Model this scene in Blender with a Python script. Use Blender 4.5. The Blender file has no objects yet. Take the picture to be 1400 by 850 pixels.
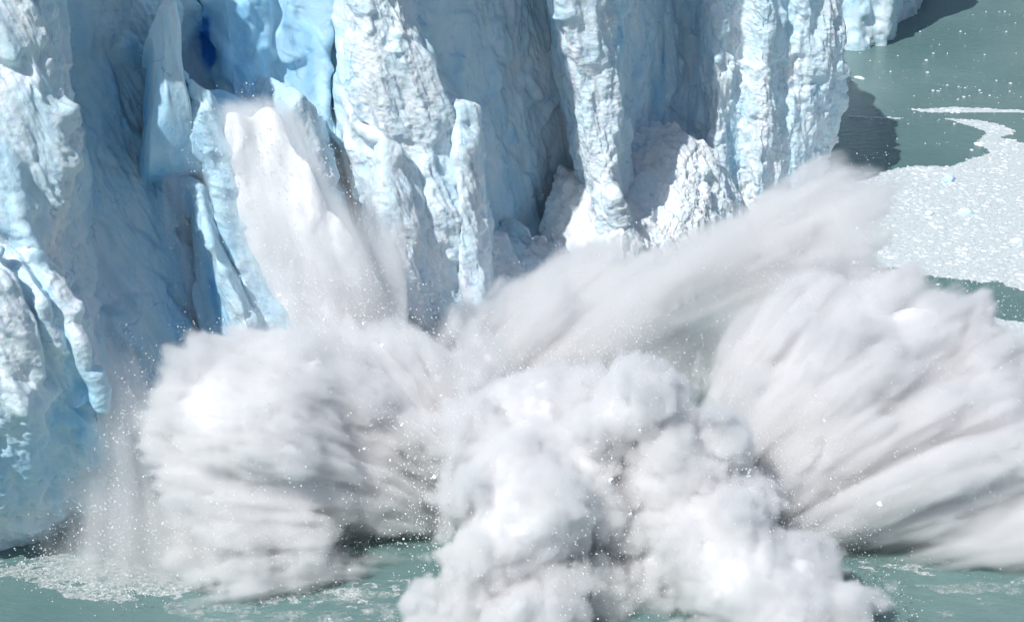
import bpy, math
import numpy as np
from mathutils import Vector

S = bpy.context.scene
COL = S.collection
R = math.radians

# ------------------------------------------------------------------ camera, sky, sun, exposure
CAM_H, PITCH, HFOV = 90.0, R(24), R(30)
cam_d = bpy.data.cameras.new('camera')
cam = bpy.data.objects.new('camera', cam_d)
COL.objects.link(cam)
cam.location = (0, 0, CAM_H)
cam.rotation_euler = (R(90) - PITCH, 0, 0)
cam_d.angle = HFOV
cam_d.clip_start = 1
cam_d.clip_end = 20000
S.camera = cam

SUN_EL = R(50)
SUN_DIR = Vector((-0.60 * math.cos(SUN_EL), -0.80 * math.cos(SUN_EL), math.sin(SUN_EL))).normalized()   # towards the sun
world = bpy.data.worlds.new('World')
S.world = world
world.use_nodes = True
wn = world.node_tree
sky = wn.nodes.new('ShaderNodeTexSky')
sky.sky_type = 'NISHITA'
sky.sun_disc = False
sky.sun_elevation = SUN_EL
sky.sun_rotation = math.atan2(SUN_DIR.x, SUN_DIR.y)
sky.air_density = 1.0
sky.dust_density = 1.5
wn.links.new(sky.outputs[0], wn.nodes['Background'].inputs[0])
wn.nodes['Background'].inputs[1].default_value = 0.095
sun_l = bpy.data.lights.new('sun', 'SUN')
sun_l.energy = 4.5
sun_l.angle = R(0.53)
sun_l.color = (1.0, 0.988, 0.97)
sun = bpy.data.objects.new('sun', sun_l)
COL.objects.link(sun)
sun.rotation_euler = SUN_DIR.to_track_quat('Z', 'Y').to_euler()
sun.location = SUN_DIR * 300

S.view_settings.view_transform = 'Standard'
S.view_settings.look = 'None'
S.view_settings.gamma = 1
S.view_settings.use_curve_mapping = False
S.view_settings.exposure = -0.12
cy = S.cycles
cy.max_bounces = 12
cy.diffuse_bounces = 3
cy.glossy_bounces = 2
cy.transparent_max_bounces = 16
cy.volume_bounces = 9
cy.volume_step_rate = 3.0
cy.volume_max_steps = 256
cy.use_adaptive_sampling = True
cy.adaptive_threshold = 0.03
cy.use_denoising = True
cy.caustics_reflective = False
cy.caustics_refractive = False
cy.sample_clamp_indirect = 8

# ------------------------------------------------------------------ helpers
rng = np.random.default_rng(7)
FPX = 700 / math.tan(HFOV / 2)
CP, SP = math.cos(PITCH), math.sin(PITCH)


def ray(px, py):
    x, y = (px - 700) / FPX, (425 - py) / FPX
    return np.array([x, CP + y * SP, -SP + y * CP])


def at_y(px, py, Y):
    d = ray(px, py)
    return np.array([0, 0, CAM_H]) + d * (Y / d[1])


def on_water(px, py):
    d = ray(px, py)
    return np.array([0, 0, CAM_H]) + d * (CAM_H / -d[2])


NRM = np.array([0.735, -0.678, 0.0])       # the way the glacier front faces
FRONT = -135.9
BATTER = 0.09


def on_front(px, py, off):
    d = ray(px, py)
    t = (FRONT + off - BATTER * CAM_H) / (NRM @ d + BATTER * d[2])
    return np.array([0, 0, CAM_H]) + d * t


LAT = np.random.default_rng(3).random(64 ** 3).astype(np.float32) * 2 - 1


def vnoise(x, y, z):
    fx, fy, fz = np.floor(x), np.floor(y), np.floor(z)
    tx, ty, tz = (x - fx).astype(np.float32), (y - fy).astype(np.float32), (z - fz).astype(np.float32)
    ix, iy, iz = fx.astype(np.int32), fy.astype(np.int32), fz.astype(np.int32)
    tx, ty, tz = tx * tx * (3 - 2 * tx), ty * ty * (3 - 2 * ty), tz * tz * (3 - 2 * tz)
    x0, x1 = (ix & 63) << 12, ((ix + 1) & 63) << 12
    y0, y1 = (iy & 63) << 6, ((iy + 1) & 63) << 6
    z0, z1 = iz & 63, (iz + 1) & 63
    a = LAT[x0 | y0 | z0]; a = a + (LAT[x1 | y0 | z0] - a) * tx
    b = LAT[x0 | y1 | z0]; b = b + (LAT[x1 | y1 | z0] - b) * tx
    c = LAT[x0 | y0 | z1]; c = c + (LAT[x1 | y0 | z1] - c) * tx
    d = LAT[x0 | y1 | z1]; d = d + (LAT[x1 | y1 | z1] - d) * tx
    a = a + (b - a) * ty
    c = c + (d - c) * ty
    return a + (c - a) * tz


def fbm(x, y, z, octs=4, gain=0.5, ridged=False, billow=False):
    s, amp, tot = 0, 1.0, 0
    for k in range(octs):
        # turn the lattice each octave so that no grid lines show
        x, y, z = 0.8 * x + 0.6 * y, -0.6 * x + 0.8 * y, z
        y, z = 0.8 * y + 0.6 * z, -0.6 * y + 0.8 * z
        n = vnoise(x + 11.3 * k, y + 5.7 * k, z + 3.1 * k)
        if ridged:
            n = 1 - 2 * np.abs(n)
        if billow:
            n = 2 * np.abs(n) - 0.6
        s = s + amp * n
        tot += amp
        amp *= gain
        x, y, z = x * 2.03, y * 2.03, z * 2.03
    return s / tot


def facets(x, y, z, tilt=.5):
    """broken-ice facets: every cell of a jittered lattice is a plane with its own height and tilt"""
    ix, iy, iz = np.floor(x).astype(np.int32), np.floor(y).astype(np.int32), np.floor(z).astype(np.int32)
    best = np.full(x.shape, 9., np.float32); val = np.zeros(x.shape, np.float32)
    for a in (-1, 0, 1):
        for b in (-1, 0, 1):
            for c in (-1, 0, 1):
                jx, jy, jz = ix + a, iy + b, iz + c
                h = ((jx & 63) << 12) | ((jy & 63) << 6) | (jz & 63)
                px = jx + .5 + .45 * LAT[h]; py = jy + .5 + .45 * LAT[(h * 7 + 13) & 262143]; pz = jz + .5 + .45 * LAT[(h * 5 + 71) & 262143]
                d2 = ((x - px) ** 2 + (y - py) ** 2 + (z - pz) ** 2).astype(np.float32)
                v = LAT[(h * 3 + 5) & 262143] * .5 + tilt * ((x - px) * LAT[(h * 11 + 3) & 262143] + (y - py) * LAT[(h * 13 + 9) & 262143] + 1.2 * (z - pz) * LAT[(h * 17 + 1) & 262143])
                m = d2 < best
                best = np.where(m, d2, best); val = np.where(m, v, val)
    return val


def mesh_from(name, V, F, mat, parent=None, attrs=None, smooth=True):
    """V (n,3), F (m,3|4) arrays -> ONE mesh object"""
    me = bpy.data.meshes.new(name)
    V = np.asarray(V, dtype=np.float32)
    F = np.asarray(F, dtype=np.int32)
    k = F.shape[1]
    me.vertices.add(len(V)); me.vertices.foreach_set('co', V.ravel())
    me.loops.add(F.size); me.loops.foreach_set('vertex_index', F.ravel())
    me.polygons.add(len(F))
    me.polygons.foreach_set('loop_start', np.arange(len(F), dtype=np.int32) * k)
    me.polygons.foreach_set('loop_total', np.full(len(F), k, dtype=np.int32))
    me.polygons.foreach_set('use_smooth', np.full(len(F), smooth))
    me.update(calc_edges=True)
    for an, av in (attrs or {}).items():
        a = me.attributes.new(an, 'FLOAT', 'POINT')
        a.data.foreach_set('value', np.asarray(av, dtype=np.float32).ravel())
    if mat:
        me.materials.append(mat)
    o = bpy.data.objects.new(name, me)
    COL.objects.link(o)
    if parent:
        o.parent = parent
    return o


def tag(o, label=None, cat=None, group=None, kind=None):
    for k, v in (('label', label), ('category', cat), ('group', group), ('kind', kind)):
        if v:
            o[k] = v
    return o


def empty(name, loc=(0, 0, 0)):
    o = bpy.data.objects.new(name, None)
    COL.objects.link(o)
    o.location = loc
    return o


# ------------------------------------------------------------------ materials
def new_mat(name):
    m = bpy.data.materials.new(name)
    m.use_nodes = True
    T = m.node_tree
    return m, T, T.nodes['Principled BSDF']


def N(T, t, **kw):
    n = T.nodes.new(t)
    for k, v in kw.items():
        if k in n.inputs:
            n.inputs[k].default_value = v
        else:
            setattr(n, k, v)
    return n


def ramp(T, fac, stops):
    r = T.nodes.new('ShaderNodeValToRGB')
    e = r.color_ramp.elements
    while len(e) < len(stops):
        e.new(0.5)
    for el, (p, c) in zip(e, stops):
        el.position = p
        el.color = (*c, 1) if len(c) == 3 else c
    T.links.new(fac, r.inputs[0])
    return r.outputs[0]


def ice_material(name='glacier_ice', rough=0.55):
    m, T, P = new_mat(name)
    tc = N(T, 'ShaderNodeTexCoord')
    at = N(T, 'ShaderNodeAttribute', attribute_name='blue')
    mp = N(T, 'ShaderNodeMapping'); mp.inputs['Scale'].default_value = (1, 1, .3)
    T.links.new(tc.outputs['Object'], mp.inputs[0])
    n1 = N(T, 'ShaderNodeTexNoise', Scale=.35, Detail=8, Roughness=.62); T.links.new(mp.outputs[0], n1.inputs[0])
    ad = N(T, 'ShaderNodeMath', operation='MULTIPLY_ADD'); ad.inputs[1].default_value = .55; T.links.new(n1.outputs[0], ad.inputs[0])
    T.links.new(at.outputs['Fac'], ad.inputs[2])
    c = ramp(T, ad.outputs[0], [(.16, (.90, .925, .945)), (.32, (.80, .88, .93)), (.50, (.60, .80, .90)), (.75, (.32, .63, .86)), (1, (.04, .26, .72))])
    dn = N(T, 'ShaderNodeTexNoise', Scale=.9, Detail=10, Roughness=.7); T.links.new(mp.outputs[0], dn.inputs[0])
    dm = ramp(T, dn.outputs[0], [(.62, (1, 1, 1)), (.74, (.70, .69, .68))])
    mx = N(T, 'ShaderNodeMix', data_type='RGBA', blend_type='MULTIPLY'); mx.inputs[0].default_value = .12
    T.links.new(c, mx.inputs[6]); T.links.new(dm, mx.inputs[7])
    m2 = N(T, 'ShaderNodeMapping'); m2.inputs['Scale'].default_value = (1, 1, .3)
    dsn = N(T, 'ShaderNodeTexNoise', Scale=.5, Detail=4); T.links.new(tc.outputs['Object'], dsn.inputs[0])
    ds = N(T, 'ShaderNodeVectorMath', operation='MULTIPLY_ADD'); ds.inputs[1].default_value = (3, 3, 5)
    T.links.new(dsn.outputs['Color'], ds.inputs[0]); T.links.new(tc.outputs['Object'], ds.inputs[2]); T.links.new(ds.outputs[0], m2.inputs[0])
    vr = N(T, 'ShaderNodeTexVoronoi', Scale=.22, feature='DISTANCE_TO_EDGE'); T.links.new(m2.outputs[0], vr.inputs[0])
    cr = ramp(T, vr.outputs['Distance'], [(.004, (1, 1, 1)), (.022, (0, 0, 0))])
    mk = ramp(T, dsn.outputs['Fac'], [(.47, (0, 0, 0)), (.64, (.42, .42, .42))])
    ml = N(T, 'ShaderNodeMath', operation='MULTIPLY'); T.links.new(cr, ml.inputs[0]); T.links.new(mk, ml.inputs[1])
    mc = N(T, 'ShaderNodeMix', data_type='RGBA'); mc.inputs[7].default_value = (.06, .24, .52, 1)
    T.links.new(ml.outputs[0], mc.inputs[0]); T.links.new(mx.outputs[2], mc.inputs[6])
    T.links.new(mc.outputs[2], P.inputs['Base Color'])
    P.inputs['Roughness'].default_value = rough
    P.inputs['IOR'].default_value = 1.31
    P.inputs['Subsurface Weight'].default_value = .35
    P.inputs['Subsurface Radius'].default_value = (.25, .6, 1.0)
    P.inputs['Subsurface Scale'].default_value = .35
    ra = N(T, 'ShaderNodeAttribute', attribute_name='rough')
    b1 = N(T, 'ShaderNodeTexNoise', Scale=2.6, Detail=6, Roughness=.7); T.links.new(tc.outputs['Object'], b1.inputs[0])
    st = N(T, 'ShaderNodeMath', operation='MULTIPLY_ADD'); st.inputs[1].default_value = .7; st.inputs[2].default_value = .2
    T.links.new(ra.outputs['Fac'], st.inputs[0])
    bp = N(T, 'ShaderNodeBump', Distance=.25); T.links.new(b1.outputs[0], bp.inputs['Height']); T.links.new(st.outputs[0], bp.inputs['Strength'])
    T.links.new(bp.outputs[0], P.inputs['Normal'])
    return m


ICE = ice_material()


def white_material(name, col=(.9, .915, .92), rough=.8, bump=.4, scale=4):
    m, T, P = new_mat(name)
    tc = N(T, 'ShaderNodeTexCoord')
    n = N(T, 'ShaderNodeTexNoise', Scale=scale, Detail=8, Roughness=.7); T.links.new(tc.outputs['Object'], n.inputs[0])
    c = ramp(T, n.outputs[0], [(.3, tuple(v * .86 for v in col)), (.6, col)])
    T.links.new(c, P.inputs['Base Color'])
    P.inputs['Roughness'].default_value = rough
    if bump:
        bp = N(T, 'ShaderNodeBump', Distance=.15, Strength=bump)
        T.links.new(n.outputs[0], bp.inputs['Height']); T.links.new(bp.outputs[0], P.inputs['Normal'])
    return m


CORE = white_material('dense_spray', (.76, .765, .775), 1.0, 0)
FLOE = white_material('floe_ice', (.74, .78, .80), .6, .5)
CHUNK = white_material('chunk_ice', (.9, .93, .95), .5, 0)


def mist_material(name, dens, col=(.985, .985, .985)):
    m = bpy.data.materials.new(name)
    m.use_nodes = True
    T = m.node_tree
    T.nodes.clear()
    o = T.nodes.new('ShaderNodeOutputMaterial')
    pv = T.nodes.new('ShaderNodeVolumePrincipled')
    pv.inputs['Density'].default_value = dens
    pv.inputs['Color'].default_value = (*col, 1)
    pv.inputs['Anisotropy'].default_value = 0.1
    T.links.new(pv.outputs[0], o.inputs['Volume'])
    return m


MIST = mist_material('spray_mist', 2.4, (.9855, .9865, .989))

# water
WAT, T, P = new_mat('glacial_water')
tc = N(T, 'ShaderNodeTexCoord')
n1 = N(T, 'ShaderNodeTexNoise', Scale=.03, Detail=5, Roughness=.6); T.links.new(tc.outputs['Object'], n1.inputs[0])
c = ramp(T, n1.outputs[0], [(.35, (.11, .20, .195)), (.65, (.165, .26, .25))])
T.links.new(c, P.inputs['Base Color'])
P.inputs['Roughness'].default_value = .12
P.inputs['IOR'].default_value = 1.33
mp = N(T, 'ShaderNodeMapping'); mp.inputs['Scale'].default_value = (.55, 1, 1); mp.inputs['Rotation'].default_value = (0, 0, R(20))
T.links.new(tc.outputs['Object'], mp.inputs[0])
n2 = N(T, 'ShaderNodeTexNoise', Scale=.9, Detail=8, Roughness=.68); T.links.new(mp.outputs[0], n2.inputs[0])
bp = N(T, 'ShaderNodeBump', Strength=.55, Distance=.35); T.links.new(n2.outputs[0], bp.inputs['Height'])
T.links.new(bp.outputs[0], P.inputs['Normal'])

# ------------------------------------------------------------------ water sheet
g = 4000
tag(mesh_from('water', [(-g, -g, 0), (g, -g, 0), (g, g * 2, 0), (-g, g * 2, 0)], [(0, 1, 2, 3)], WAT, smooth=False), kind='structure')


# ------------------------------------------------------------------ glacier
def gauss_blur(A, sig, axis):
    r = max(1, int(sig * 3))
    k = np.exp(-.5 * (np.arange(-r, r + 1) / sig) ** 2); k /= k.sum()
    pad = [(0, 0)] * A.ndim; pad[axis] = (r, r)
    B = np.pad(A, pad, mode='edge')
    out = 0
    for i, w in enumerate(k):
        sl = [slice(None)] * A.ndim
        sl[axis] = slice(i, i + A.shape[axis])
        out = out + w * B[tuple(sl)]
    return out


# veins and pockets of clear blue ice: (px, py, off, radius across, radius down, strength)
BLUE = [(288, 15, -7, 1.1, 4.5, .75), (284, 60, -8, .7, 3.5, .6), (463, 70, -1, .35, 4, .6), (455, 130, -1, .35, 5, .6), (462, 190, -1, .35, 3, .4),
        (905, 90, -6, .5, 3.2, .35), (896, 132, -6, .5, 2.5, .25), (940, 10, -4, 1.5, 5, .4), (708, 188, -5, .5, 1.3, .35), (296, 400, 4, .9, 3.5, .35), (318, 460, 5, .9, 3, .3),
         (492, 425, 0, 1.5, 3, .5), (70, 470, 9, 1.0, 7, .25), (110, 560, 10, 1.2, 6, .22), (325, 60, -2, 5, 8, .28), (430, 60, 0, 4, 8, .08),
        (20, 640, 9, 5, 7, .15), (715, 260, -4, 3, 10, .18), (240, 240, 1, 6, 9, .22), (790, 60, -1, 2, 6, .15), (195, 130, -2, 3, 8, .2), (250, 420, 1, 4, 6, .25),
        (1180, 30, -5, 4, 8, .2), (835, 60, 4, 2, 6, .3), (1000, 200, 2, 1.5, 5, .3), (700, 330, 0, 3, 6, .2), (545, 290, 8, 1, 3, .35), (600, 290, 8, 1.2, 3, .3)]
BLUEW = [(on_front(a, b, o), ra, rz, s) for a, b, o, ra, rz, s in BLUE]


def blue_at(X, Y, Z):
    b = .10 + .10 * fbm(X / 9, Y / 9, Z / 14, 3)
    wx = fbm(X / 2, Y / 2, Z / 5, 2) * .8
    for c, ra, rz, s in BLUEW:
        d2 = ((X - c[0] + wx) ** 2 + (Y - c[1]) ** 2 * .35) / ra ** 2 + ((Z - c[2]) / rz) ** 2
        b = b + s * np.exp(-d2)
    return b


def loft(lines, nrow=420, step=.16, blur=.7, ztop=None, cap=0.0, amp=1.0, splits=None, zvis=None, mat=ICE, parent=None, seed=0.0, names=None, flute=1.0, world=False):
    """lines: list of (points [(px,py,off)...], roughness). Lofts a wall of ice through them from left to right, roughens it with real relief."""
    W, ro = [], []
    for pts, r in lines:
        P3 = np.array(pts, float) if world else np.array([on_front(*p) for p in pts])
        P3 = P3[np.argsort(P3[:, 2])]
        W.append(P3); ro.append(r)
    nl = len(W)
    tops = np.array([p[-1, 2] for p in W]) if ztop is None else np.interp(np.arange(nl) / (nl - 1), np.linspace(0, 1, len(ztop)), ztop)
    vis = tops if zvis is None else np.interp(np.arange(nl) / (nl - 1), np.linspace(0, 1, len(zvis)), zvis)
    v = np.linspace(0, 1, nrow)
    xs, ys, zs = np.zeros((nl, nrow)), np.zeros((nl, nrow)), np.zeros((nl, nrow))
    for i, p in enumerate(W):
        z = tops[i] + (-1.5 - tops[i]) * v
        if zvis is not None:                          # most rows where the front is looked at, few up on its brow
            k = nrow // 8
            z = np.concatenate([np.linspace(tops[i], vis[i], k, endpoint=False), np.linspace(vis[i], -1.5, nrow - k)])
        zs[i] = z; xs[i] = np.interp(z, p[:, 2], p[:, 0]); ys[i] = np.interp(z, p[:, 2], p[:, 1])
    cols, bounds, rr = [], [0], []
    for i in range(nl - 1):
        L = np.median(np.hypot(xs[i + 1] - xs[i], ys[i + 1] - ys[i]))
        n = int(np.clip(L / step, 8, 400))
        t = (np.arange(n) / n)[:, None]
        cols.append(np.stack([xs[i] * (1 - t) + xs[i + 1] * t, ys[i] * (1 - t) + ys[i + 1] * t, zs[i] * (1 - t) + zs[i + 1] * t], -1))
        rr.append((ro[i] * (1 - t) + ro[i + 1] * t)[:, 0])
        bounds.append(bounds[-1] + n)
    cols.append(np.stack([xs[-1], ys[-1], zs[-1]], -1)[None]); rr.append([ro[-1]])
    A = np.concatenate(cols, 0)                       # (nu, nv, 3)
    rr = np.concatenate(rr)[:, None] * np.ones((1, nrow))
    A[..., :2] = gauss_blur(A[..., :2], blur / step, 0)
    A[..., :2] = gauss_blur(A[..., :2], 5, 1)
    if cap:                                           # a top that runs back into the ice behind
        k = 26
        back = np.linspace(cap, 0, k, endpoint=False)[None, :, None]
        top = A[:, :1, :] + back * np.array([-NRM[0], -NRM[1], .0]) + back ** 1 * np.array([0, 0, .12])
        A = np.concatenate([top, A], 1)
        rr = np.concatenate([np.repeat(rr[:, :1], k, 1), rr], 1)
    du = np.gradient(A, axis=0); dv = np.gradient(A, axis=1)
    spc = np.clip(.2 / (gauss_blur(np.linalg.norm(du, axis=-1), 3, 0) + 1e-6), .12, 1)      # no grit finer than the mesh can carry
    nn = np.cross(dv, du); nn /= np.linalg.norm(nn, axis=-1, keepdims=True) + 1e-9
    for ax in (0, 1):
        nn = gauss_blur(nn, 4, ax)
    nn /= np.linalg.norm(nn, axis=-1, keepdims=True) + 1e-9
    X, Y, Z = A[..., 0] + seed, A[..., 1], A[..., 2]
    rr = rr * np.clip(1 + .9 * fbm(X / 6 + 3, Y / 6, Z / 10, 3), .45, 1.5)
    big = fbm(X / 7, Y / 7, Z / 12, 3)
    wz = Z + 2 * vnoise(X / 5, Y / 5, Z / 5)
    sh = np.interp(A[..., 0], [-30, -5, 20, 40], [.42, .3, .12, .05]) * Z
    X = X + sh
    fl = (.6 * fbm(X / 1.9, Y / 1.9, wz / 8.0, 3, .5, ridged=True) + .5 * fbm(X / .75, Y / .75, wz / 4.5, 3, .5, ridged=True)) * flute
    lump = fbm(X / 2.4, Y / 2.4, Z / 2.8, 4, .55, billow=True)
    gr = fbm(X / .62, Y / .62, Z / .95, 3, .6, ridged=True)
    patch = np.clip(.5 + 1.1 * fbm(X / 8 + 9, Y / 8, Z / 8, 3), 0, 1)
    wx = X + 1.1 * vnoise(X / 2.2, Y / 2.2, Z / 2.2); wy = Y + 1.1 * vnoise(X / 2.2 + 9, Y / 2.2, Z / 2.2); wzz = Z + 1.5 * vnoise(X / 2.2, Y / 2.2 + 9, Z / 2.2)
    f0 = facets(wx / 6, wy / 6, wzz / 19)
    f1 = facets(wx / 2.6, wy / 2.6, wzz / 9.5)
    f2 = facets(wx / 1.0, wy / 1.0, wzz / 3.6)
    f3 = facets(X / .42, Y / .42, Z / .95)
    soften = lambda q, sg: gauss_blur(gauss_blur(q, sg, 0), sg, 1)
    f0, f1, f2, f3 = soften(f0, 2.4), soften(f1, 1.7), soften(f2, .9), soften(f3, .5)
    grit = fbm(X / .38, Y / .38, Z / .45, 2, .6)
    d = amp * (.7 * big + 1.1 * f0 + .9 * f1 + rr * (.70 * fl * (1 - .5 * patch) * (.3 + .7 * spc) + .30 * lump * patch + (.11 * gr + .17 * f2 + .10 * f3 + .07 * grit) * spc) + (.10 * fl + .04 * gr + .10 * f2) * spc)
    A = A + nn * d[..., None]
    nu, nv = A.shape[:2]
    bl = blue_at(A[..., 0], A[..., 1], A[..., 2]) + .13 * (1 - rr) - .05 * gr + .07 * f1
    idx = np.arange(nu * nv).reshape(nu, nv)
    out = []
    sp = [0] + [bounds[s] for s in (splits or [])] + [nu - 1]
    for j in range(len(sp) - 1):
        a, b = sp[j], sp[j + 1] + 1
        sub = A[a:b]
        ii = np.arange((b - a) * nv).reshape(b - a, nv)
        F = np.stack([ii[:-1, :-1], ii[:-1, 1:], ii[1:, 1:], ii[1:, :-1]], -1).reshape(-1, 4)
        o = mesh_from(names[j] if names else 'ice_wall', sub.reshape(-1, 3), F, mat, parent, {'blue': bl[a:b], 'rough': rr[a:b]})
        out.append(o)
    return out, A


glacier = tag(empty('glacier', (-46, 150, 0)), 'towering pale blue and white glacier front with vertical clefts above the splash', 'glacier')
glacier_off = Vector((-46, 150, 0))

MAIN = [
    ([(-260, 0, 0), (-260, 745, 0)], .8),                                                                             # 0
    ([(-60, 0, 4.5), (-60, 400, 4), (-60, 745, 0)], .9),                                                                # 1
    ([(15, 0, 7), (20, 300, 7), (3, 345, 5.5), (10, 430, 7), (30, 560, 5), (30, 745, 1)], .7),
    ([(34, 0, 7.2), (50, 300, 7.2), (30, 345, 7), (52, 430, 8.5), (75, 560, 7), (72, 745, 1.5)], .7),
    ([(42, 0, 7.4), (66, 300, 7.4), (50, 370, 7), (78, 430, 7), (103, 560, 5.5), (100, 745, 1)], .5),                         # 2
    ([(52, 0, 7), (80, 150, 8), (86, 260, 8), (74, 345, 7), (100, 440, 9.5), (143, 570, 8.5), (158, 625, 7), (140, 745, 1.5)], .9),   # 3 lit edge
    ([(88, 0, -3), (112, 200, -4), (130, 350, -4), (142, 450, -2), (160, 540, 0), (180, 640, 2), (200, 760, 3)], .3),  # 4 cleft
    ([(150, 0, -4), (165, 200, -4), (180, 350, -3), (200, 500, 0), (230, 650, 2)], .45),                              # 5
    ([(215, 0, -4.5), (215, 200, -3.5), (236, 270, -1.5), (245, 350, -1.5), (270, 500, 0), (300, 650, 2)], .5),                               # 6
    ([(268, 0, -7), (284, 60, -9), (292, 150, -6), (292, 225, -4), (290, 300, -1.5), (380, 500, -1)], .25),                             # 7 blue crevice
    ([(302, 0, -2), (312, 130, -2), (330, 300, -1.5), (400, 500, 0)], .05),                                             # 8
    ([(350, 0, -1), (356, 150, -1), (400, 300, 0), (440, 500, 0)], .05),                                              # 9
    ([(362, 0, -3), (368, 150, -3), (412, 300, -1), (450, 500, 0)], .05),                                             # 10
    ([(430, 0, 0), (440, 140, 0), (470, 300, 0), (495, 450, 0)], .1),                                                 # 11
    ([(453, 0, 1), (452, 60, 1), (446, 150, 1), (462, 210, 0), (482, 320, 0), (498, 440, 0)], .2),                    # 12
    ([(457, 0, -1), (462, 60, -1.2), (454, 150, -1), (467, 200, 1.5), (485, 320, 2.2), (503, 440, 3)], .1),              # 13 crack
    ([(466, 0, 4), (471, 60, 4), (464, 150, 4), (474, 210, 4), (490, 320, 4), (510, 440, 4)], .6),                    # 14
    ([(500, 0, 6), (520, 200, 7), (540, 350, 8), (560, 460, 8)], .8),                                                 # 15
    ([(548, 0, 7), (565, 45, 8), (598, 95, 9), (615, 150, 9), (640, 190, 9), (652, 260, 10), (662, 340, 10), (668, 420, 10), (655, 500, 10)], .9),  # 16
    ([(560, 0, -6), (588, 60, -6), (618, 110, -6), (640, 170, -6), (650, 260, -5), (662, 340, -4), (690, 400, 0)], .15),   # 17
    ([(640, 0, -5), (660, 180, -5.5), (685, 350, -4), (705, 420, 1)], .25),
    ([(706, 0, -6), (706, 180, -6.5), (712, 350, -5), (725, 420, 2)], .2),                                            # 19
    ([(748, 0, -6.5), (766, 120, -6.5), (788, 240, -6.5), (800, 360, -4)], .25),                                            # 20
    ([(764, 0, 5.5), (793, 120, 5), (810, 240, 5), (822, 340, 5.5), (800, 400, 5)], .7),                                # 21
    ([(836, 0, 5.5), (842, 80, 5.5), (838, 170, 6), (836, 260, 7), (850, 340, 7.5), (850, 420, 6)], .9),            # 22
    ([(848, 0, -4), (858, 200, -4), (880, 320, -2)], .3),                                                             # 23
    ([(905, 0, -6), (903, 200, -6), (900, 330, -1)], .25),                                                            # 24
    ([(950, 0, -6), (945, 120, -6), (928, 230, -5), (940, 330, 1)], .2),                                              # 25
    ([(985, 0, 2.5), (982, 100, 2.5), (978, 220, 2.5), (990, 330, 3)], .8),                                                 # 26
    ([(1012, 0, 2), (1010, 270, 2)], .9),
    ([(1045, 0, 6), (1042, 270, 5)], 1),
    ([(1075, 0, 4.6), (1070, 270, 4)], 1),
    ([(1105, 0, 7.5), (1098, 268, 4.5)], 1),
    ([(1140, -30, 6.5), (1160, 80, 6.5), (1163, 130, 6.5), (1150, 200, 4.5), (1125, 236, 2), (1112, 256, .5)], 1),       # 31
]
parts, A0 = loft(MAIN, nrow=500, step=.15, ztop=[66] * 9 + [60] * 6 + [66, 84, 90, 86, 84, 80, 76, 74, 74, 66, 58, 54, 50, 46, 40, 36, 32, 29][:max(0, len(MAIN) - 15)], zvis=(56, 50, 47, 43, 39, 34, 27), splits=[6, 9, 15, 19, 23, 25, 28], parent=None,
                 names=['ice_tower', 'ice_recess', 'ice_slab', 'ice_tower', 'ice_recess', 'ice_pillar', 'ice_recess', 'ice_tower'])
plabels = ['rough white ice tower with a diagonal ridge above open water', 'shaded blue recess behind the jagged pinnacle', 'smooth blue slabs split by a deep blue crevice',
           'broad sunlit fluted ice tower', 'tall dark recess with a smooth blue back wall', 'narrow pillar with a thin sunlit edge', 'shaded recess above the ice rubble', 'coarse white ice tower that ends at the open water']
for o, l in zip(parts, plabels):
    o['label'] = l

# the front turns a corner behind the last tower and comes back into view far off
x1, y1 = A0[-1, -1, 0], A0[-1, -1, 1]
corner = [([(A0[-1, i, 0] - 1.2, A0[-1, i, 1] - .2, A0[-1, i, 2]) for i in range(499, -1, -20)], .8),
          ([(x1 - 3, y1 + 8, -2), (x1, y1 + 8, 34)], .8), ([(x1 - 8, y1 + 28, -2), (x1 - 4, y1 + 28, 34)], .8), ([(38, 300, -2), (40, 302, 34)], .5)]
cw, _ = loft(corner, nrow=200, step=.3, parent=None, names=['ice_wall'], world=True, ztop=(32, 34))
cw[0]['label'] = 'ice wall turning away behind the last tower'


def wl(px, py):
    return on_water(px, py)


far = []
for (px, py, lean, r) in [(1120, 75, 0, .3), (1152, 66, 0, .3), (1168, 69, 1, .3), (1180, 66, -.5, .2), (1190, 62, 1.5, .25), (1207, 62, 1.5, .3), (1216, 52, 1, .4), (1222, 34, 0, .5), (1238, 26, 1, .6), (1252, 16, 1, .6), (1266, 0, 1, .6), (1290, -25, 0, .6), (1400, -110, 0, .5)]:
    p = wl(px, py)
    far.append(([(p[0], p[1], -2), (p[0] + lean * .5, p[1], 10), (p[0] + lean * 2, p[1] + 2, 34)], r))
fw, _ = loft(far, nrow=220, step=.25, ztop=(34, 34), world=True, names=['ice_cliff'], seed=40)
fw[0]['label'] = 'far ice cliff standing in the water beyond the corner'

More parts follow.
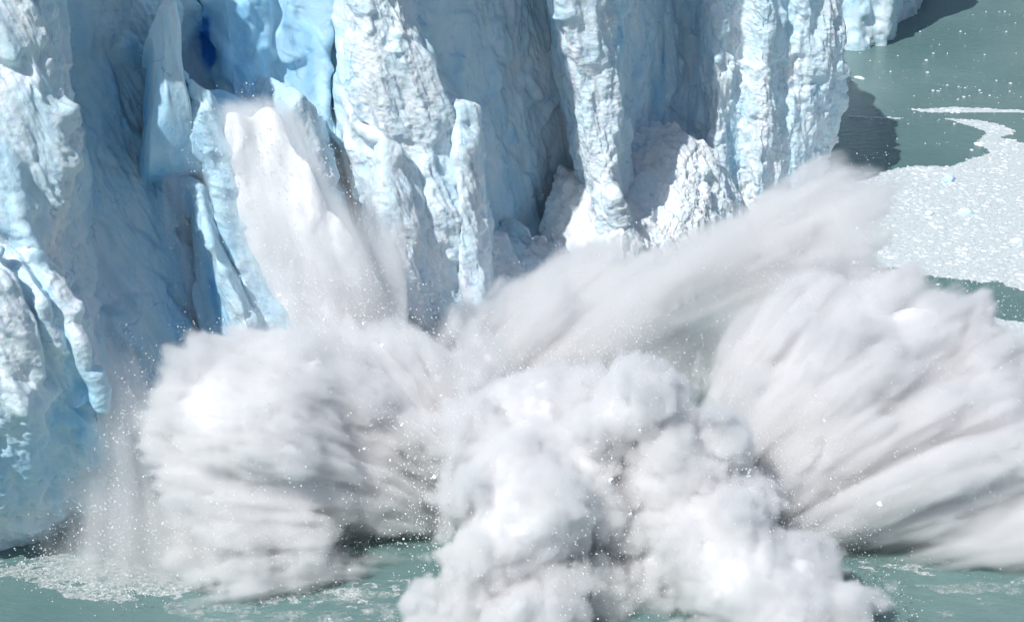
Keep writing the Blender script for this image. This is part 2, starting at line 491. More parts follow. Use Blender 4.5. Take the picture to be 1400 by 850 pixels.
# the slope the ice powder pours down
RAMP = [
    ([(222, 95, -3), (188, 190, -2), (235, 350, -2), (270, 500, -1), (290, 640, 0)], .4),
    ([(240, 98, 1), (226, 150, 2.4), (230, 190, 2.6), (238, 208, -5), (262, 330, -5), (300, 440, -4), (330, 560, -2)], .35),
    ([(254, 106, 3), (258, 170, 4), (266, 222, 4.4), (274, 242, -3), (288, 330, -3), (325, 440, -1), (360, 560, 2)], .3),
    ([(262, 114, 4.5), (278, 180, 5), (292, 235, 5.5), (300, 290, 6), (312, 340, 6), (345, 430, 7), (380, 500, 8)], .5),
    ([(300, 140, 5), (340, 250, 6), (390, 400, 7), (420, 500, 8)], .35),
    ([(322, 150, 4.2), (365, 240, 5.2), (412, 370, 6.2), (440, 480, 7.2)], .3),
    ([(345, 155, 5), (390, 230, 6), (430, 330, 7), (455, 440, 7.5)], .35),
    ([(378, 170, 3.5), (415, 240, 4.5), (450, 340, 6), (470, 440, 6)], .7),
    ([(412, 134, 4.5), (440, 230, 5), (470, 340, 6), (488, 440, 6)], .8),
    ([(438, 155, 3), (462, 250, 4.5), (482, 340, 5), (496, 440, 5.5)], .7),
    ([(450, 165, 0), (471, 250, 1.8), (490, 340, 2.4), (504, 440, 3)], .3),
]
rp, AR = loft(RAMP, nrow=330, flute=1.2, step=.14, blur=.5, cap=7, amp=.8, names=['ice_ramp'], seed=3)
rp[0]['label'] = 'sunlit ice slope with powder pouring down it'

RIB = [
    ([(256, 300, -1), (262, 400, 0), (290, 500, 1), (310, 640, 1)], .2),
    ([(262, 262, 2), (275, 340, 3), (290, 420, 4), (316, 500, 5), (330, 640, 5)], .15),
    ([(270, 256, 4), (290, 345, 6.5), (312, 385, 7.5), (335, 430, 8.5), (352, 500, 9.5), (370, 640, 10)], .8),
    ([(285, 275, 3), (310, 345, 5), (350, 430, 7), (375, 500, 8), (395, 640, 8)], .5),
    ([(300, 300, -2), (345, 380, 0), (385, 450, 2), (420, 560, 2)], .3),
]
rb, _ = loft(RIB, nrow=240, step=.13, blur=.35, cap=4, amp=.6, names=['ice_rib'], seed=7)
rb[0]['label'] = 'thin rib of cyan ice beside the powder slope'

PIN = [
    ([(205, 90, -1), (200, 120, -1), (190, 230, -2.0), (194, 262, -6)], .1),
    ([(204, 60, 3.5), (207, 80, 4), (206, 120, 4), (200, 230, 3.5), (204, 262, -6)], .15),
    ([(224, 14, 4), (225, 45, 5.1), (226, 85, 6), (230, 230, 4), (234, 262, -6)], .2),
    ([(236, 2, 3.5), (243, 40, 4.1), (243, 85, 4.9), (262, 140, 6), (280, 240, 4), (284, 262, -6)], .5),
    ([(241, 8, 3), (249, 50, 0), (247, 90, 0), (275, 150, 0), (292, 240, 0.0), (296, 262, -6)], .2),
    ([(238, 20, -2), (244, 60, -4), (246, 95, -4), (280, 240, -4.0), (284, 262, -6)], .1),
]
pn, _ = loft(PIN, nrow=220, step=.1, blur=.25, cap=.8, amp=.25, names=['ice_pinnacle'], seed=12)
pn[0]['label'] = 'jagged pinnacle of pale ice against the blue slabs'

APR = [([(655, 340, 5.5), (668, 430, 11.5)], .8), ([(678, 315, 2.5), (690, 430, 11.5)], 1.1), ([(705, 352, 3.5), (720, 430, 11.5)], 1.1), ([(742, 362, 3.5), (750, 430, 11.5)], 1.1), ([(770, 340, 4.5), (780, 430, 11.5)], 1.2),
       ([(800, 385, 5.5), (810, 430, 11.5)], 1.1), ([(828, 330, 6.5), (835, 430, 12.5)], 1.2), ([(842, 262, 4.5), (860, 400, 12.5)], 1.3), ([(868, 282, 3.5), (885, 400, 12.5)], 1.3),
       ([(898, 272, 3.5), (910, 400, 12.5)], 1.3), ([(928, 232, 3.5), (940, 400, 12)], 1.3), ([(960, 190, 3), (970, 400, 11.5)], 1.3), ([(985, 225, 3.5), (995, 400, 10.5)], 1.1), ([(1012, 262, 3), (1015, 400, 8.5)], .9)]
ap, _ = loft(APR, nrow=210, step=.12, blur=.3, cap=9, amp=1.0, names=['ice_rubble'], seed=21, flute=.7)
ap[0]['label'] = 'heap of broken white ice at the foot of the recesses'
TOWER = [([(515, 205, 5), (512, 300, 6), (518, 420, 6)], .3), ([(524, 190, 8.5), (524, 300, 9.5), (534, 420, 10)], .9), ([(560, 215, 9.5), (565, 300, 10.5), (575, 420, 11)], 1), ([(575, 260, 6), (580, 330, 6), (590, 420, 7)], .3)]
tw, _ = loft(TOWER, nrow=200, step=.13, blur=.5, cap=4, amp=.8, names=['ice_buttress'], seed=31)
TOW2 = [([(618, 165, 5), (620, 300, 6), (622, 440, 6)], .3), ([(626, 146, 9), (628, 300, 11), (634, 440, 11)], .9), ([(648, 150, 9.5), (654, 300, 11), (660, 440, 12)], 1), ([(656, 200, 4), (662, 300, 5), (672, 440, 6)], .5)]
tw2, _ = loft(TOW2, nrow=220, step=.13, blur=.5, cap=4, amp=.8, names=['ice_buttress'], seed=35)

BUT = [
    ([(-160, 300, 4), (-170, 430, 6), (-160, 745, 0)], .5),
    ([(-60, 320, 8), (-50, 430, 10), (-30, 560, 10), (-20, 700, 5), (-20, 745, 1)], .5),
    ([(0, 338, 9.5), (18, 430, 11.5), (40, 560, 11.5), (50, 690, 6), (50, 742, 1.5)], .55),
    ([(14, 352, 8.6), (40, 430, 10.3), (68, 560, 9.8), (76, 690, 5), (76, 742, 0)], .25),
    ([(28, 356, 9.5), (60, 420, 11.5), (100, 530, 11.5), (118, 640, 8.5), (112, 735, 1)], .55),
    ([(36, 352, 8.6), (74, 425, 10.4), (118, 530, 10.4), (134, 640, 7.5), (126, 730, 0)], .2),
    ([(46, 350, 9.5), (84, 400, 11.5), (118, 480, 12.5), (140, 560, 11.5), (150, 622, 8), (144, 722, 1.5)], .6),
    ([(60, 350, 1), (100, 430, 1.5), (132, 520, 2), (154, 640, 1), (168, 745, -1)], .25),
]
bt, _ = loft(BUT, nrow=300, step=.13, blur=.7, cap=5, amp=1.05, names=['ice_buttress'], seed=47)
bt[0]['label'] = 'pale buttress with cyan furrows slanting down to the water'

# top of the glacier, running back from the edge of the front
nu = A0.shape[0]
edge = A0[::8, 0, :]
rows = []
for k, dback in enumerate([0, 2, 6, 14, 30, 60, 120, 260, 600]):
    r_ = edge + np.array([-NRM[0], -NRM[1], 0]) * dback
    r_[:, 2] += (0 if k == 0 else 1) * (3 * fbm(r_[:, 0] / 9, r_[:, 1] / 9, r_[:, 2] * 0, 3) + dback * .04)
    rows.append(r_)
G = np.stack(rows, 1)
ii = np.arange(G.shape[0] * G.shape[1]).reshape(G.shape[:2])
F = np.stack([ii[:-1, :-1], ii[1:, :-1], ii[1:, 1:], ii[:-1, 1:]], -1).reshape(-1, 4)
gt = mesh_from('ice_field', G.reshape(-1, 3), F, ICE, None, {'blue': np.full(len(ii.ravel()), .1), 'rough': np.full(len(ii.ravel()), 1.)})
for o in bt + parts + cw + fw + rp + rb + pn + ap + tw + tw2 + [gt]:
    o.parent = glacier
    o.location = -glacier_off

# ------------------------------------------------------------------ floating ice
def poly_world(pts):
    return np.array([wl(*p)[:2] for p in pts])


def inside(x, y, poly):
    r = np.zeros(x.shape, bool)
    n = len(poly)
    for i in range(n):
        (xa, ya), (xb, yb) = poly[i], poly[(i + 1) % n]
        c = ((ya > y) != (yb > y)) & (x < (xb - xa) * (y - ya) / (yb - ya + 1e-12) + xa)
        r ^= c
    return r


PACK = poly_world([(1000, 262), (1125, 236), (1200, 233), (1300, 223), (1345, 209), (1400, 214), (1700, 205), (1700, 400), (1400, 394), (1330, 386), (1260, 375), (1215, 366), (1150, 360), (1000, 400)])
PACK2 = poly_world([(1180, 450), (1250, 442), (1320, 433), (1400, 435), (1700, 440), (1700, 640), (1300, 560), (1180, 520)])
STRK = [poly_world(p) for p in ([(1235, 149), (1300, 147), (1400, 150), (1500, 150), (1500, 156), (1400, 154), (1330, 155), (1270, 154)],
                                [(1285, 160), (1330, 163), (1365, 168), (1392, 178), (1385, 184), (1370, 188), (1400, 196), (1430, 204), (1400, 216), (1350, 211), (1335, 192), (1345, 180), (1310, 168)],
                                [(1160, 158), (1235, 160), (1230, 163), (1165, 161)])]


def pack_mask(x, y):
    n = fbm(x / 5, y / 5, x * 0 + 1, 4)
    m = fbm(x / 5, y / 5, x * 0 + 9, 4)
    X, Y = x + 2.0 * n, y + 2.4 * m
    r = inside(X, Y, PACK) | inside(X, Y, PACK2)
    for s in STRK:
        r |= inside(x + .6 * n, y + 1.2 * m, s)
    return r


def sheet(name, mk, gx, gy, z, mat):
    vi = np.arange(gx.size).reshape(gx.shape)
    cell = mk[:-1, :-1] & mk[1:, :-1] & mk[1:, 1:] & mk[:-1, 1:]
    F = np.stack([vi[:-1, :-1][cell], vi[1:, :-1][cell], vi[1:, 1:][cell], vi[:-1, 1:][cell]], -1)
    V = np.stack([gx.ravel(), gy.ravel(), np.full(gx.size, z)], -1)
    us, inv = np.unique(F, return_inverse=True)
    return mesh_from(name, V[us], inv.reshape(-1, 4), mat, smooth=False)


# foam where crumbs rain into the water at the foot of the left tower, and thin scum in front of the splash
gx, gy = np.meshgrid(np.arange(-60, 60, .12), np.arange(128, 160, .12), indexing='ij')
f1 = fbm(gx / 1.6, gy / .8, gx * 0 + 2, 5, .6); f2 = fbm(gx / .5, gy / .3, gx * 0 + 5, 4, .65); f3 = fbm(gx / 5, gy / 2, gx * 0 + 8, 4, .6)
FO = poly_world([(-60, 762), (20, 768), (70, 755), (160, 760), (240, 790), (300, 800), (240, 812), (170, 824), (95, 818), (50, 798), (-60, 785)])
FO2 = [poly_world(p) for p in ([(190, 768), (330, 765), (470, 785), (560, 780), (600, 800), (520, 818), (380, 822), (250, 815)], [(1150, 752), (1260, 760), (1420, 770), (1500, 775), (1500, 800), (1340, 792), (1190, 775)],
                               [(1180, 800), (1240, 815), (1250, 870), (1180, 870)], [(560, 790), (520, 870), (400, 870), (470, 830)])]
mk = inside(gx + f1 * 1.3, gy + f1 * 1.0, FO) & (f2 * .4 + .8 * f1 > -.30)
for q in FO2:
    mk |= inside(gx + f1 * 2, gy + f1 * 1.6, q) & (f2 * .5 + .8 * f1 + .5 * f3 > .08)
def lacy(name, col, lo, hi, scale):
    m = white_material(name, col, .8, .5, 6)
    T = m.node_tree
    P = T.nodes['Principled BSDF']
    tc = N(T, 'ShaderNodeTexCoord')
    n = N(T, 'ShaderNodeTexNoise', Scale=scale, Detail=9, Roughness=.75, Distortion=.8)
    T.links.new(tc.outputs['Object'], n.inputs[0])
    r = ramp(T, n.outputs[0], [(lo, (0, 0, 0)), (hi, (1, 1, 1))])
    T.links.new(r, P.inputs['Alpha'])
    return m


FOAM = lacy('foam', (.80, .83, .83), .38, .68, 2.6)
tag(sheet('foam', mk, gx, gy, .008, FOAM), 'white foam on the water below the ice and around the splash', 'foam', kind='stuff')
SC = [poly_world(p) for p in ([(200, 815), (330, 800), (560, 800), (540, 860), (330, 860), (240, 838)], [(1230, 800), (1500, 780), (1500, 870), (1180, 870)])]
mk = (inside(gx + f3, gy + f3, SC[0]) | inside(gx + f3, gy + f3, SC[1])) & (f3 > -.05)
tag(sheet('foam_scum', mk, gx, gy, .006, lacy('scum', (.55, .62, .61), .42, .75, 1.2)), 'thin pale scum drifting in front of the splash', 'foam', kind='stuff')

# slush sheet under the floes
gx, gy = np.meshgrid(np.arange(20, 150, .35), np.arange(170, 300, .35), indexing='ij')
mk = pack_mask(gx, gy)
SL, T, P = new_mat('slush')
tc = N(T, 'ShaderNodeTexCoord')
vo = N(T, 'ShaderNodeTexVoronoi', Scale=1.6, feature='DISTANCE_TO_EDGE'); T.links.new(tc.outputs['Object'], vo.inputs[0])
no = N(T, 'ShaderNodeTexNoise', Scale=2.2, Detail=8, Roughness=.75); T.links.new(tc.outputs['Object'], no.inputs[0])
c1 = ramp(T, no.outputs[0], [(.34, (.34, .44, .45)), (.48, (.62, .69, .70)), (.66, (.72, .76, .77))])
T.links.new(c1, P.inputs['Base Color']); P.inputs['Roughness'].default_value = .6
bp = N(T, 'ShaderNodeBump', Strength=.8, Distance=.2); T.links.new(no.outputs[0], bp.inputs['Height']); T.links.new(bp.outputs[0], P.inputs['Normal'])
tag(sheet('slush', mk, gx, gy, .012, SL), 'grey white slush between the crowded floes on the water', 'slush', kind='stuff')


def floe_geo(cx, cy, r, h, rg, k=7, z0=0.0, sx=1.0):
    """arrays for many low irregular blocks at once"""
    n = len(cx)
    a = (np.arange(k)[None] + rg.uniform(-.35, .35, (n, k))) * 2 * np.pi / k
    rr = r[:, None] * rg.uniform(.65, 1.15, (n, k))
    ang = rg.uniform(0, np.pi, n)[:, None]
    ex, ey = rr * np.cos(a), rr * np.sin(a) * rg.uniform(.5, 1, (n, 1))
    X = cx[:, None] + ex * np.cos(ang) - ey * np.sin(ang)
    Y = cy[:, None] + ex * np.sin(ang) + ey * np.cos(ang)
    low = np.stack([X, Y, np.full((n, k), -.05) + z0], -1)
    s = rg.uniform(.55, .85, (n, 1))
    top = np.stack([cx[:, None] + (X - cx[:, None]) * s, cy[:, None] + (Y - cy[:, None]) * s, z0 + h[:, None] * rg.uniform(.5, 1.1, (n, k))], -1)
    ctr = np.stack([cx, cy, z0 + h * rg.uniform(.8, 1.3, n)], -1)[:, None]
    V = np.concatenate([low, top, ctr], 1)
    m = 2 * k + 1
    base = (np.arange(n) * m)[:, None]
    j = np.arange(k); j2 = (j + 1) % k
    tri = np.concatenate([np.stack([j, j2, k + j2], -1), np.stack([j, k + j2, k + j], -1), np.stack([k + j, k + j2, np.full(k, 2 * k)], -1)], 0)
    F = (base[:, :, None] + tri[None]).reshape(-1, 3)
    return V.reshape(-1, 3), F


n = 42000
x = rng.uniform(22, 120, n); y = rng.uniform(172, 300, n)
keep = pack_mask(x, y)
x, y = x[keep], y[keep]
r = .14 + .5 * rng.random(len(x)) ** 6
V, F = floe_geo(x, y, r, r * rng.uniform(.08, .3, len(x)), rng)
tag(mesh_from('brash_ice', V, F, FLOE, smooth=False), 'dense pack of small broken white ice floating on the teal water', 'brash ice', kind='stuff')

# scattered crumbs on the open water
xs_, ys_, = [], []
for (px, py, sx_, sy_, k) in [(1290, 110, 90, 18, 110), (1330, 50, 60, 20, 90), (1190, 80, 14, 15, 16), (1185, 140, 20, 15, 25), (1350, 125, 40, 8, 60), (1280, 165, 60, 6, 60), (1300, 200, 50, 8, 20), (1390, 15, 20, 8, 25), (1260, 395, 30, 14, 30), (1340, 420, 40, 8, 40)]:
    for q in range(int(k * .45)):
        p = wl(px + rng.normal() * sx_, py + rng.normal() * sy_)
        xs_.append(p[0]); ys_.append(p[1])
xs_, ys_ = np.array(xs_), np.array(ys_)
r = .09 + .3 * rng.random(len(xs_)) ** 4
V, F = floe_geo(xs_, ys_, r, r * .4, rng)
tag(mesh_from('ice_crumbs', V, F, FLOE, smooth=False), 'tiny white ice crumbs drifting on the open teal water', 'ice crumbs', kind='stuff')


def berg(name, px, py, w, h, label, seed, group='larger floes on the water', blue=.35):
    """one low lump of ice: an uneven closed boulder shape, flattened at the waterline"""
    c = wl(px, py)
    nt, npz = 40, 18
    th = np.linspace(0, 2 * np.pi, nt, endpoint=False)[:, None]
    ph = np.linspace(-.35, np.pi / 2, npz)[None]
    X = np.cos(th) * np.cos(ph); Y = np.sin(th) * np.cos(ph) * .6; Z = np.sin(ph) + 0 * th
    q = 1 + .35 * fbm(X * 1.6 + seed, Y * 1.6, Z * 1.6, 4, .6) + .15 * fbm(X * 5 + seed, Y * 5, Z * 5, 2)
    V = np.stack([X * q * w, Y * q * w, Z * q * h], -1).reshape(-1, 3)
    ii = np.arange(nt * npz).reshape(nt, npz)
    jj = np.roll(ii, -1, 0)
    F = np.stack([ii[:, :-1], jj[:, :-1], jj[:, 1:], ii[:, 1:]], -1).reshape(-1, 4)
    o = mesh_from(name, V, F, ICE, None, {'blue': np.full(len(V), blue) - .2 * V[:, 2] / h * (V[:, 2] > 0), 'rough': np.full(len(V), .5)})
    o.location = (c[0], c[1], 0); o.rotation_euler = (0, 0, seed)
    return tag(o, label, 'ice floe', group)


berg('ice_floe', 1297, 246, 1.5, .75, 'largest pale blue floe, at the far edge of the ice pack', 1.2)
berg('ice_floe', 1320, 291, 1.05, .6, 'pale blue lump of ice in the middle of the ice pack', 2.9)
berg('ice_floe', 1270, 292, .9, .35, 'low whitish floe just left of the pale blue lump in the pack', 4.1, blue=.2)
berg('ice_floe', 1185, 63, 1.0, .7, 'small white floe at the foot of the far ice cliff', .4, blue=.1)
berg('ice_floe', 1175, 107, .9, .25, 'flat white floe beside the corner of the last ice tower', 5.4, blue=.1)
berg('ice_floe', 1168, 236, 1.2, .3, 'pale floe between the pack edge and the last ice tower', 3.4, blue=.2)
berg('ice_floe', 1338, 198, .8, .3, 'white floe at the bend of the drifting ice streak', 2.2, blue=.1)
berg('ice_floe', 1392, 330, 1.0, .4, 'white hump of ice beside the dark strip of water', 6.2, blue=.15)

# ------------------------------------------------------------------ splash
def volume_tree(n, mn, mx, mat, iso=None):
    ng = bpy.data.node_groups.new('density_grid', 'GeometryNodeTree')
    ng.interface.new_socket('Geometry', in_out='INPUT', socket_type='NodeSocketGeometry')
    ng.interface.new_socket('Geometry', in_out='OUTPUT', socket_type='NodeSocketGeometry')
    Nn, L = ng.nodes, ng.links
    gi, go = Nn.new('NodeGroupInput'), Nn.new('NodeGroupOutput')
    vc = Nn.new('GeometryNodeVolumeCube')
    vc.inputs['Min'].default_value = mn; vc.inputs['Max'].default_value = mx
    for k, v in zip(('Resolution X', 'Resolution Y', 'Resolution Z'), n):
        vc.inputs[k].default_value = int(v)
    cur = Nn.new('GeometryNodeInputPosition').outputs[0]
    for op, val in (('SUBTRACT', mn), ('MULTIPLY', [(n[i] - 1) / (mx[i] - mn[i]) for i in range(3)]), ('ADD', (.5, .5, .5)), ('FLOOR', None), ('DOT_PRODUCT', (n[1] * n[2], n[2], 1))):
        q = Nn.new('ShaderNodeVectorMath'); q.operation = op
        L.new(cur, q.inputs[0])
        if val is not None:
            q.inputs[1].default_value = val
        cur = q.outputs['Value'] if op == 'DOT_PRODUCT' else q.outputs[0]
    at = Nn.new('GeometryNodeInputNamedAttribute'); at.data_type = 'FLOAT'; at.inputs[0].default_value = 'dens'
    si = Nn.new('GeometryNodeSampleIndex'); si.data_type = 'FLOAT'; si.domain = 'POINT'
    L.new(gi.outputs[0], si.inputs[0]); L.new(at.outputs[0], si.inputs[1]); L.new(cur, si.inputs['Index'])
    L.new(si.outputs[0], vc.inputs['Density'])
    last = vc.outputs[0]
    if iso is not None:
        vm = Nn.new('GeometryNodeVolumeToMesh'); vm.inputs['Threshold'].default_value = iso
        vm.inputs['Adaptivity'].default_value = 0.05
        L.new(last, vm.inputs[0]); last = vm.outputs[0]
        ss = Nn.new('GeometryNodeSetShadeSmooth'); L.new(last, ss.inputs[0]); last = ss.outputs[0]
    sm = Nn.new('GeometryNodeSetMaterial'); sm.inputs['Material'].default_value = mat
    L.new(last, sm.inputs[0]); L.new(sm.outputs[0], go.inputs[0])
    return ng


def grid_object(name, D, mn, mx, mat, iso=None):
    me = bpy.data.meshes.new(name)
    me.vertices.add(D.size)
    # the points carry the grid; they sit at its own places
    a = me.attributes.new('dens', 'FLOAT', 'POINT'); a.data.foreach_set('value', D.ravel().astype(np.float32))
    me.materials.append(mat)
    o = bpy.data.objects.new(name, me)
    COL.objects.link(o)
    md = o.modifiers.new('density', 'NODES')
    md.node_group = volume_tree(D.shape, [float(v) for v in mn], [float(v) for v in mx], mat, iso)
    if iso is not None:
        dg = bpy.context.evaluated_depsgraph_get()
        m2 = bpy.data.meshes.new_from_object(o.evaluated_get(dg), depsgraph=dg)
        ng = md.node_group
        bpy.data.objects.remove(o); bpy.data.meshes.remove(me); bpy.data.node_groups.remove(ng)
        m2.name = name
        if not m2.materials:
            m2.materials.append(mat)
        o = bpy.data.objects.new(name, m2)
        COL.objects.link(o)
    return o


SPRAY = white_material('spray_drop', (.95, .96, .97), .5, 0)


def drops(parent, pts, size, name='spray_drops'):
    """crumbs of ice and water thrown through the air: small four-sided grains, one mesh"""
    n = len(pts)
    T4 = np.array([(1, 1, 1), (1, -1, -1), (-1, 1, -1), (-1, -1, 1)], float)
    V = pts[:, None] + T4[None] * size[:, None, None] * rng.uniform(.4, 1, (n, 4, 3))
    F = (np.arange(n)[:, None, None] * 4 + np.array([(0, 1, 2), (0, 3, 1), (0, 2, 3), (1, 3, 2)])[None]).reshape(-1, 3)
    o = mesh_from(name, V.reshape(-1, 3), F, SPRAY, None, smooth=False)
    if parent:
        o.parent = parent; o.location = -parent.location
    o['kind'] = 'stuff'
    return o


def plume(name, puffs, label, cat, res=.3, origin=None, streak=0., noise=2.2, nscale=5., dens=1., soft=.9, core=1.9, blend=1.8, low=0., seed=0., fine=.64, hollow=None, kind=None, grains=0, core_mat=CORE, group=None):
    """A body of spray. puffs: (px, py, Y, radius across in px, radius up in px). The grid of densities is worked out here; the dense middle becomes a mesh, the rest mist."""
    C, RA = [], []
    for p in puffs:
        px, py, Y, rx, ry = p[:5]
        c = at_y(px, py, Y)
        m = (Y * CP + (CAM_H - c[2]) * SP) / FPX
        C.append(c); RA.append((rx * m, (p[5] if len(p) > 5 else (rx + ry) * .5 * m), ry * m))
    C, RA = np.array(C), np.array(RA)
    mrg = noise * 1.5 + soft + 1
    mn = (C - RA).min(0) - mrg; mx = (C + RA).max(0) + mrg
    mn[2] = max(mn[2], -.6)
    n = np.ceil((mx - mn) / res).astype(int)
    ax = [np.linspace(mn[i], mx[i], n[i]).astype(np.float32) for i in range(3)]
    X, Y, Z = np.meshgrid(*ax, indexing='ij')
    acc = np.zeros(X.shape, np.float32)
    for c, ra in zip(C, RA):
        rm = float(ra.min())
        q = np.sqrt(((X - c[0]) / ra[0]) ** 2 + ((Y - c[1]) / ra[1]) ** 2 + ((Z - c[2]) / ra[2]) ** 2)
        sd = (q - 1) * rm
        acc += np.exp(np.clip(-sd / blend, -30, 30))
    sd = -blend * np.log(acc + 1e-12)
    near = sd < mrg
    x, y, z = X[near].astype(np.float32), Y[near].astype(np.float32), Z[near].astype(np.float32)
    s = sd[near]
    if origin is not None:
        O = at_y(*origin)
        dx, dy, dz = x - O[0], y - O[1], z - O[2]
        rr = np.sqrt(dx * dx + dy * dy + dz * dz) + .5
        # noise drawn out along the way the spray flew
        k = 14. / rr
        wv = fbm(x / 6 + seed, y / 6, z / 6, 2) * 1.3
        sx = fbm(dx * k / 1.5 + seed + wv * .4, dy * k / 1.5, dz * k / 1.5 + rr / 16 + wv * .3, 5, .62)
        bn = fbm(x / nscale + seed, y / nscale, z / nscale, 6, .6, billow=True)
        nz = streak * sx * 2.0 + (1 - streak) * bn * 1.5
    else:
        wx = vnoise(x / 3 + seed, y / 3, z / 3) * .5
        nz = fbm(x / nscale + seed + wx * .4, y / nscale, z / nscale + wx * .4, 6, fine, billow=True) * 1.4
    s = s - noise * nz
    if hollow is not None:
        hol = 1
        for (hx, hy, hY, hr, hd) in hollow:
            h = at_y(hx, hy, hY)
            hol = hol * (1 - hd * np.exp(-(((x - h[0]) ** 2 + 1.3 * (z - h[2]) ** 2 + (y - h[1]) ** 2 * .15) / hr ** 2)))
    t = np.clip((-s + soft * .35) / soft, 0, 1)
    d = t * t * (3 - 2 * t)
    if origin is not None:
        k = 30. / rr
        fs = fbm(dx * k + seed, dy * k, dz * k + rr / 7, 3, .6)
        edge_n = .55 + .9 * (fs * (.4 + streak) + .5 * fbm(x / 1.1 + seed, y / 1.1, z / 1.1, 2) * (1 - streak))
    else:
        edge_n = .6 + .6 * fbm(x / 1.1 + seed, y / 1.1, z / 1.1, 3, .6)
    d = d * np.clip(edge_n, .04, 1.3)
    if hollow is not None:
        d = d * hol
    if low:
        d = d * np.clip(.12 + (z / low), .12, 1)
        s = s + np.clip(low * .7 - z, 0, None) * .8
    D = np.zeros(X.shape, np.float32); D[near] = d * dens
    root = empty(name, (float(C[:, 0].mean()), float(C[:, 1].mean()), 0))
    tag(root, label, cat, group, kind)
    Sd = np.full(X.shape, -9, np.float32); Sd[near] = -s
    if grains:
        sh_ = np.nonzero((s > -1.2) & (s < .5 + noise * .7) & (fbm(x / 4 + seed, y / 4, z / 4, 2) > -.1) & (z > .3))[0]
        if len(sh_):
            pk = rng.choice(sh_, grains)
            gp = np.stack([x[pk], y[pk], z[pk]], -1) + rng.normal(0, res * .7, (grains, 3))
            drops(root, gp, .025 + .07 * rng.random(grains) ** 4, 'spray_grains')
    if core is not None and (Sd > core).any():
        Sc = np.clip(gauss3(Sd), -3, 12) + 4
        o = grid_object('dense_spray', Sc, mn, mx, core_mat, iso=core + 4.)
        o.parent = root; o.location = -root.location
    D[:1] = 0; D[-1:] = 0; D[:, :1] = 0; D[:, -1:] = 0; D[:, :, -1:] = 0
    v = grid_object('mist', D, mn, mx, MIST)
    v.parent = root; v.location = -root.location
    v['kind'] = 'stuff'
    return root


def gauss3(A, s=.8):
    for ax in range(3):
        A = gauss_blur(A, s, ax)
    return A


def spray_at(regs):
    P = []
    for (px, py, Y, sx_, sy_, k) in regs:
        for q in range(k):
            P.append(at_y(px + rng.normal() * sx_, py + rng.normal() * sy_, Y + rng.normal() * 1.5))
    return np.array(P)


a = plume('splash_plume', [(325, 600, 149, 72, 70), (300, 560, 150, 48, 45), (320, 705, 148, 60, 50), (395, 540, 152, 60, 55), (390, 630, 149, 60, 80), (480, 560, 158, 70, 60), (560, 610, 160, 60, 60), (470, 680, 157, 75, 65), (390, 745, 152, 80, 35), (610, 590, 160, 50, 55), (445, 515, 160, 45, 32), (520, 500, 163, 50, 32), (278, 735, 148, 36, 12), (590, 540, 161, 45, 38), (640, 590, 158, 45, 50)],
      'left billow of white spray bursting towards the blue recess', 'splash', res=.19, origin=(780, 800, 152), streak=.66, noise=3.2, nscale=5.0, soft=1.2, blend=2.4, seed=1, low=2, grains=9000)
drops(a, spray_at([(610, 700, 142, 45, 60, 420), (560, 600, 146, 60, 60, 120), (420, 480, 150, 50, 30, 60)]), rng.uniform(.03, .09, 600))
b = plume('splash_plume', [(715, 800, 137, 60, 55), (665, 860, 134, 60, 45), (710, 700, 139, 70, 65), (680, 650, 142, 40, 40), (740, 610, 147, 80, 60), (700, 560, 150, 50, 40), (800, 560, 150, 60, 40), (885, 560, 145, 52, 52), (890, 520, 145, 32, 26), (965, 610, 146, 45, 42), (930, 690, 143, 65, 65), (990, 760, 139, 75, 75), (1040, 810, 137, 70, 60), (1120, 835, 135, 60, 45), (860, 830, 142, 110, 60), (840, 700, 147, 60, 60), (1000, 700, 143, 30, 40)],
      'nearest cauliflower plume of white spray in the middle of the splash', 'splash', res=.18, origin=(850, 1150, 146), streak=.15, noise=3.0, nscale=6.0, seed=5, low=2, grains=12000)
drops(b, spray_at([(760, 610, 138, 90, 90, 140), (900, 700, 134, 90, 80, 120), (1080, 700, 138, 60, 60, 260)]), rng.uniform(.03, .08, 520))
c = plume('splash_plume', [(1080, 590, 158, 50, 50), (1045, 555, 160, 32, 32), (1150, 560, 160, 70, 50), (1210, 520, 162, 55, 42), (1200, 620, 157, 90, 65), (1310, 615, 156, 90, 56), (1400, 662, 154, 130, 68), (1460, 622, 158, 120, 36), (1285, 505, 162, 45, 14), (1330, 695, 152, 100, 35), (1110, 640, 155, 50, 50), (1120, 500, 163, 45, 35), (1190, 460, 164, 45, 30), (1230, 490, 163, 40, 26)],
      'right plume of spray blown in slanting streaks over dark water', 'splash', res=.22, origin=(760, 980, 150), streak=.88, noise=3.0, nscale=5, soft=1.5, blend=2.6, core=2.6, seed=9, low=3, grains=9000)
drops(c, spray_at([(1120, 650, 148, 60, 50, 160), (1300, 520, 152, 90, 60, 80)]), rng.uniform(.03, .08, 240))
d = plume('splash_veil', [(700, 470, 178, 70, 32), (780, 430, 180, 80, 35), (870, 390, 182, 80, 38), (970, 350, 184, 75, 40), (1060, 320, 186, 65, 36), (1110, 370, 184, 65, 50), (1060, 420, 182, 70, 50), (1135, 290, 186, 35, 22), (1165, 255, 187, 18, 10), (660, 500, 174, 55, 35), (930, 440, 180, 120, 50), (840, 480, 176, 80, 45), (1130, 450, 178, 60, 50), (760, 500, 174, 70, 40), (1180, 380, 182, 40, 40)],
      'thin fanning veil of spray in front of the last towers', 'splash', res=.24, origin=(480, 760, 160), streak=.85, noise=2.6, dens=.52, core=None, seed=14, soft=1.8, hollow=[(950, 460, 180, 9, .96)], grains=4000)
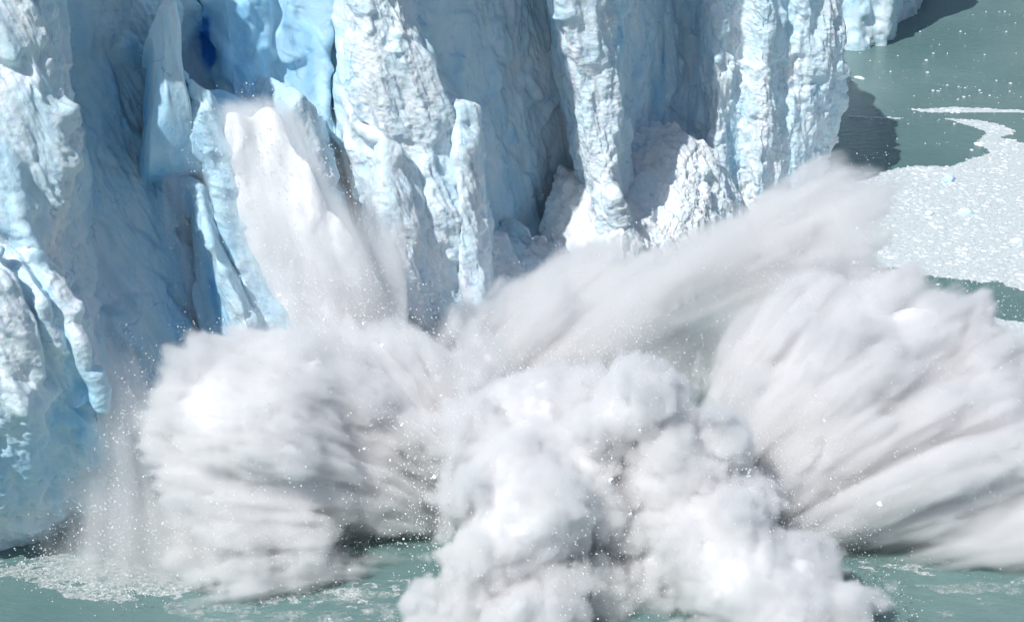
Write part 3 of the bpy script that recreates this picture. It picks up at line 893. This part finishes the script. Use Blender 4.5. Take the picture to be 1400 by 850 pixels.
drops(d, spray_at([(800, 480, 170, 60, 30, 150), (980, 400, 180, 90, 50, 100), (1120, 300, 186, 50, 30, 60)]), rng.uniform(.03, .09, 310))
e = plume('splash_column', [(172, 540, 151, 16, 22), (162, 610, 150, 16, 50), (150, 690, 149, 40, 45), (150, 765, 147, 70, 32), (230, 775, 146, 70, 28), (240, 720, 149, 40, 40)],
      'low drifting spray at the foot of the left ice tower', 'splash', origin=(150, 300, 150), streak=.7, noise=1.6, nscale=3, dens=.2, core=None, seed=19, soft=2., grains=2500)
drops(e, spray_at([(170, 540, 150, 10, 20, 80), (165, 640, 149, 14, 60, 260), (150, 740, 147, 50, 35, 500), (250, 560, 150, 50, 70, 120)]), rng.uniform(.03, .08, 960))
path = np.array([(318, 158, 168, 44, 12), (342, 215, 168, 60, 22), (368, 280, 168, 66, 26), (392, 345, 168.3, 72, 28), (412, 405, 169.3, 78, 30), (422, 455, 170, 84, 30)], float)
tt = np.linspace(0, 5, 22)
f = plume('powder_stream', [tuple(np.interp(t, np.arange(6), path[:, c]) for c in range(5)) + (1.3,) for t in tt],
      'white powder of ice pouring down the sunlit slope into the splash', 'avalanche', res=.2, origin=(240, -250, 168), streak=1.0, noise=1.0, dens=.5, core=1.0, seed=25, soft=1.4, blend=.8, grains=7000, core_mat=white_material('ice_powder', (.95, .96, .975), .9, .3, 3))
drops(f, spray_at([(330, 230, 166, 20, 50, 150), (390, 360, 166, 40, 60, 350), (420, 430, 167, 50, 40, 300)]), rng.uniform(.03, .10, 800))

# lumps of ice thrown clear of the splash: each one its own object, sharing one of three shapes
shapes = []
for q in range(3):
    V, F = floe_geo(np.zeros(1), np.zeros(1), np.ones(1), np.ones(1), rng, k=6)
    V[:6, 2] = -.5
    me = mesh_from('ice_chunk', V, F, CHUNK, None, smooth=False)
    shapes.append(me.data); bpy.data.objects.remove(me)
k = 0
for (px, py, Y, sx_, sy_, cnt) in [(600, 640, 146, 60, 70, 34), (430, 470, 156, 70, 25, 10), (780, 640, 139, 90, 70, 16), (1090, 660, 142, 70, 70, 22), (220, 600, 150, 40, 70, 10), (850, 490, 168, 70, 25, 10), (1150, 330, 180, 50, 50, 6)]:
    for q in range(cnt):
        o = bpy.data.objects.new('ice_chunk', shapes[k % 3]); COL.objects.link(o); k += 1
        o.location = at_y(px + rng.normal() * sx_, py + rng.normal() * sy_, Y)
        o.rotation_euler = rng.uniform(0, 6.28, 3)
        o.scale = [float(v) for v in (.07 + .2 * rng.random() ** 3.5) * rng.uniform(.6, 1.3, 3)]
        tag(o, 'small white chunk of ice thrown through the air by the splash', 'ice chunk', 'ice chunks flying out of the splash')
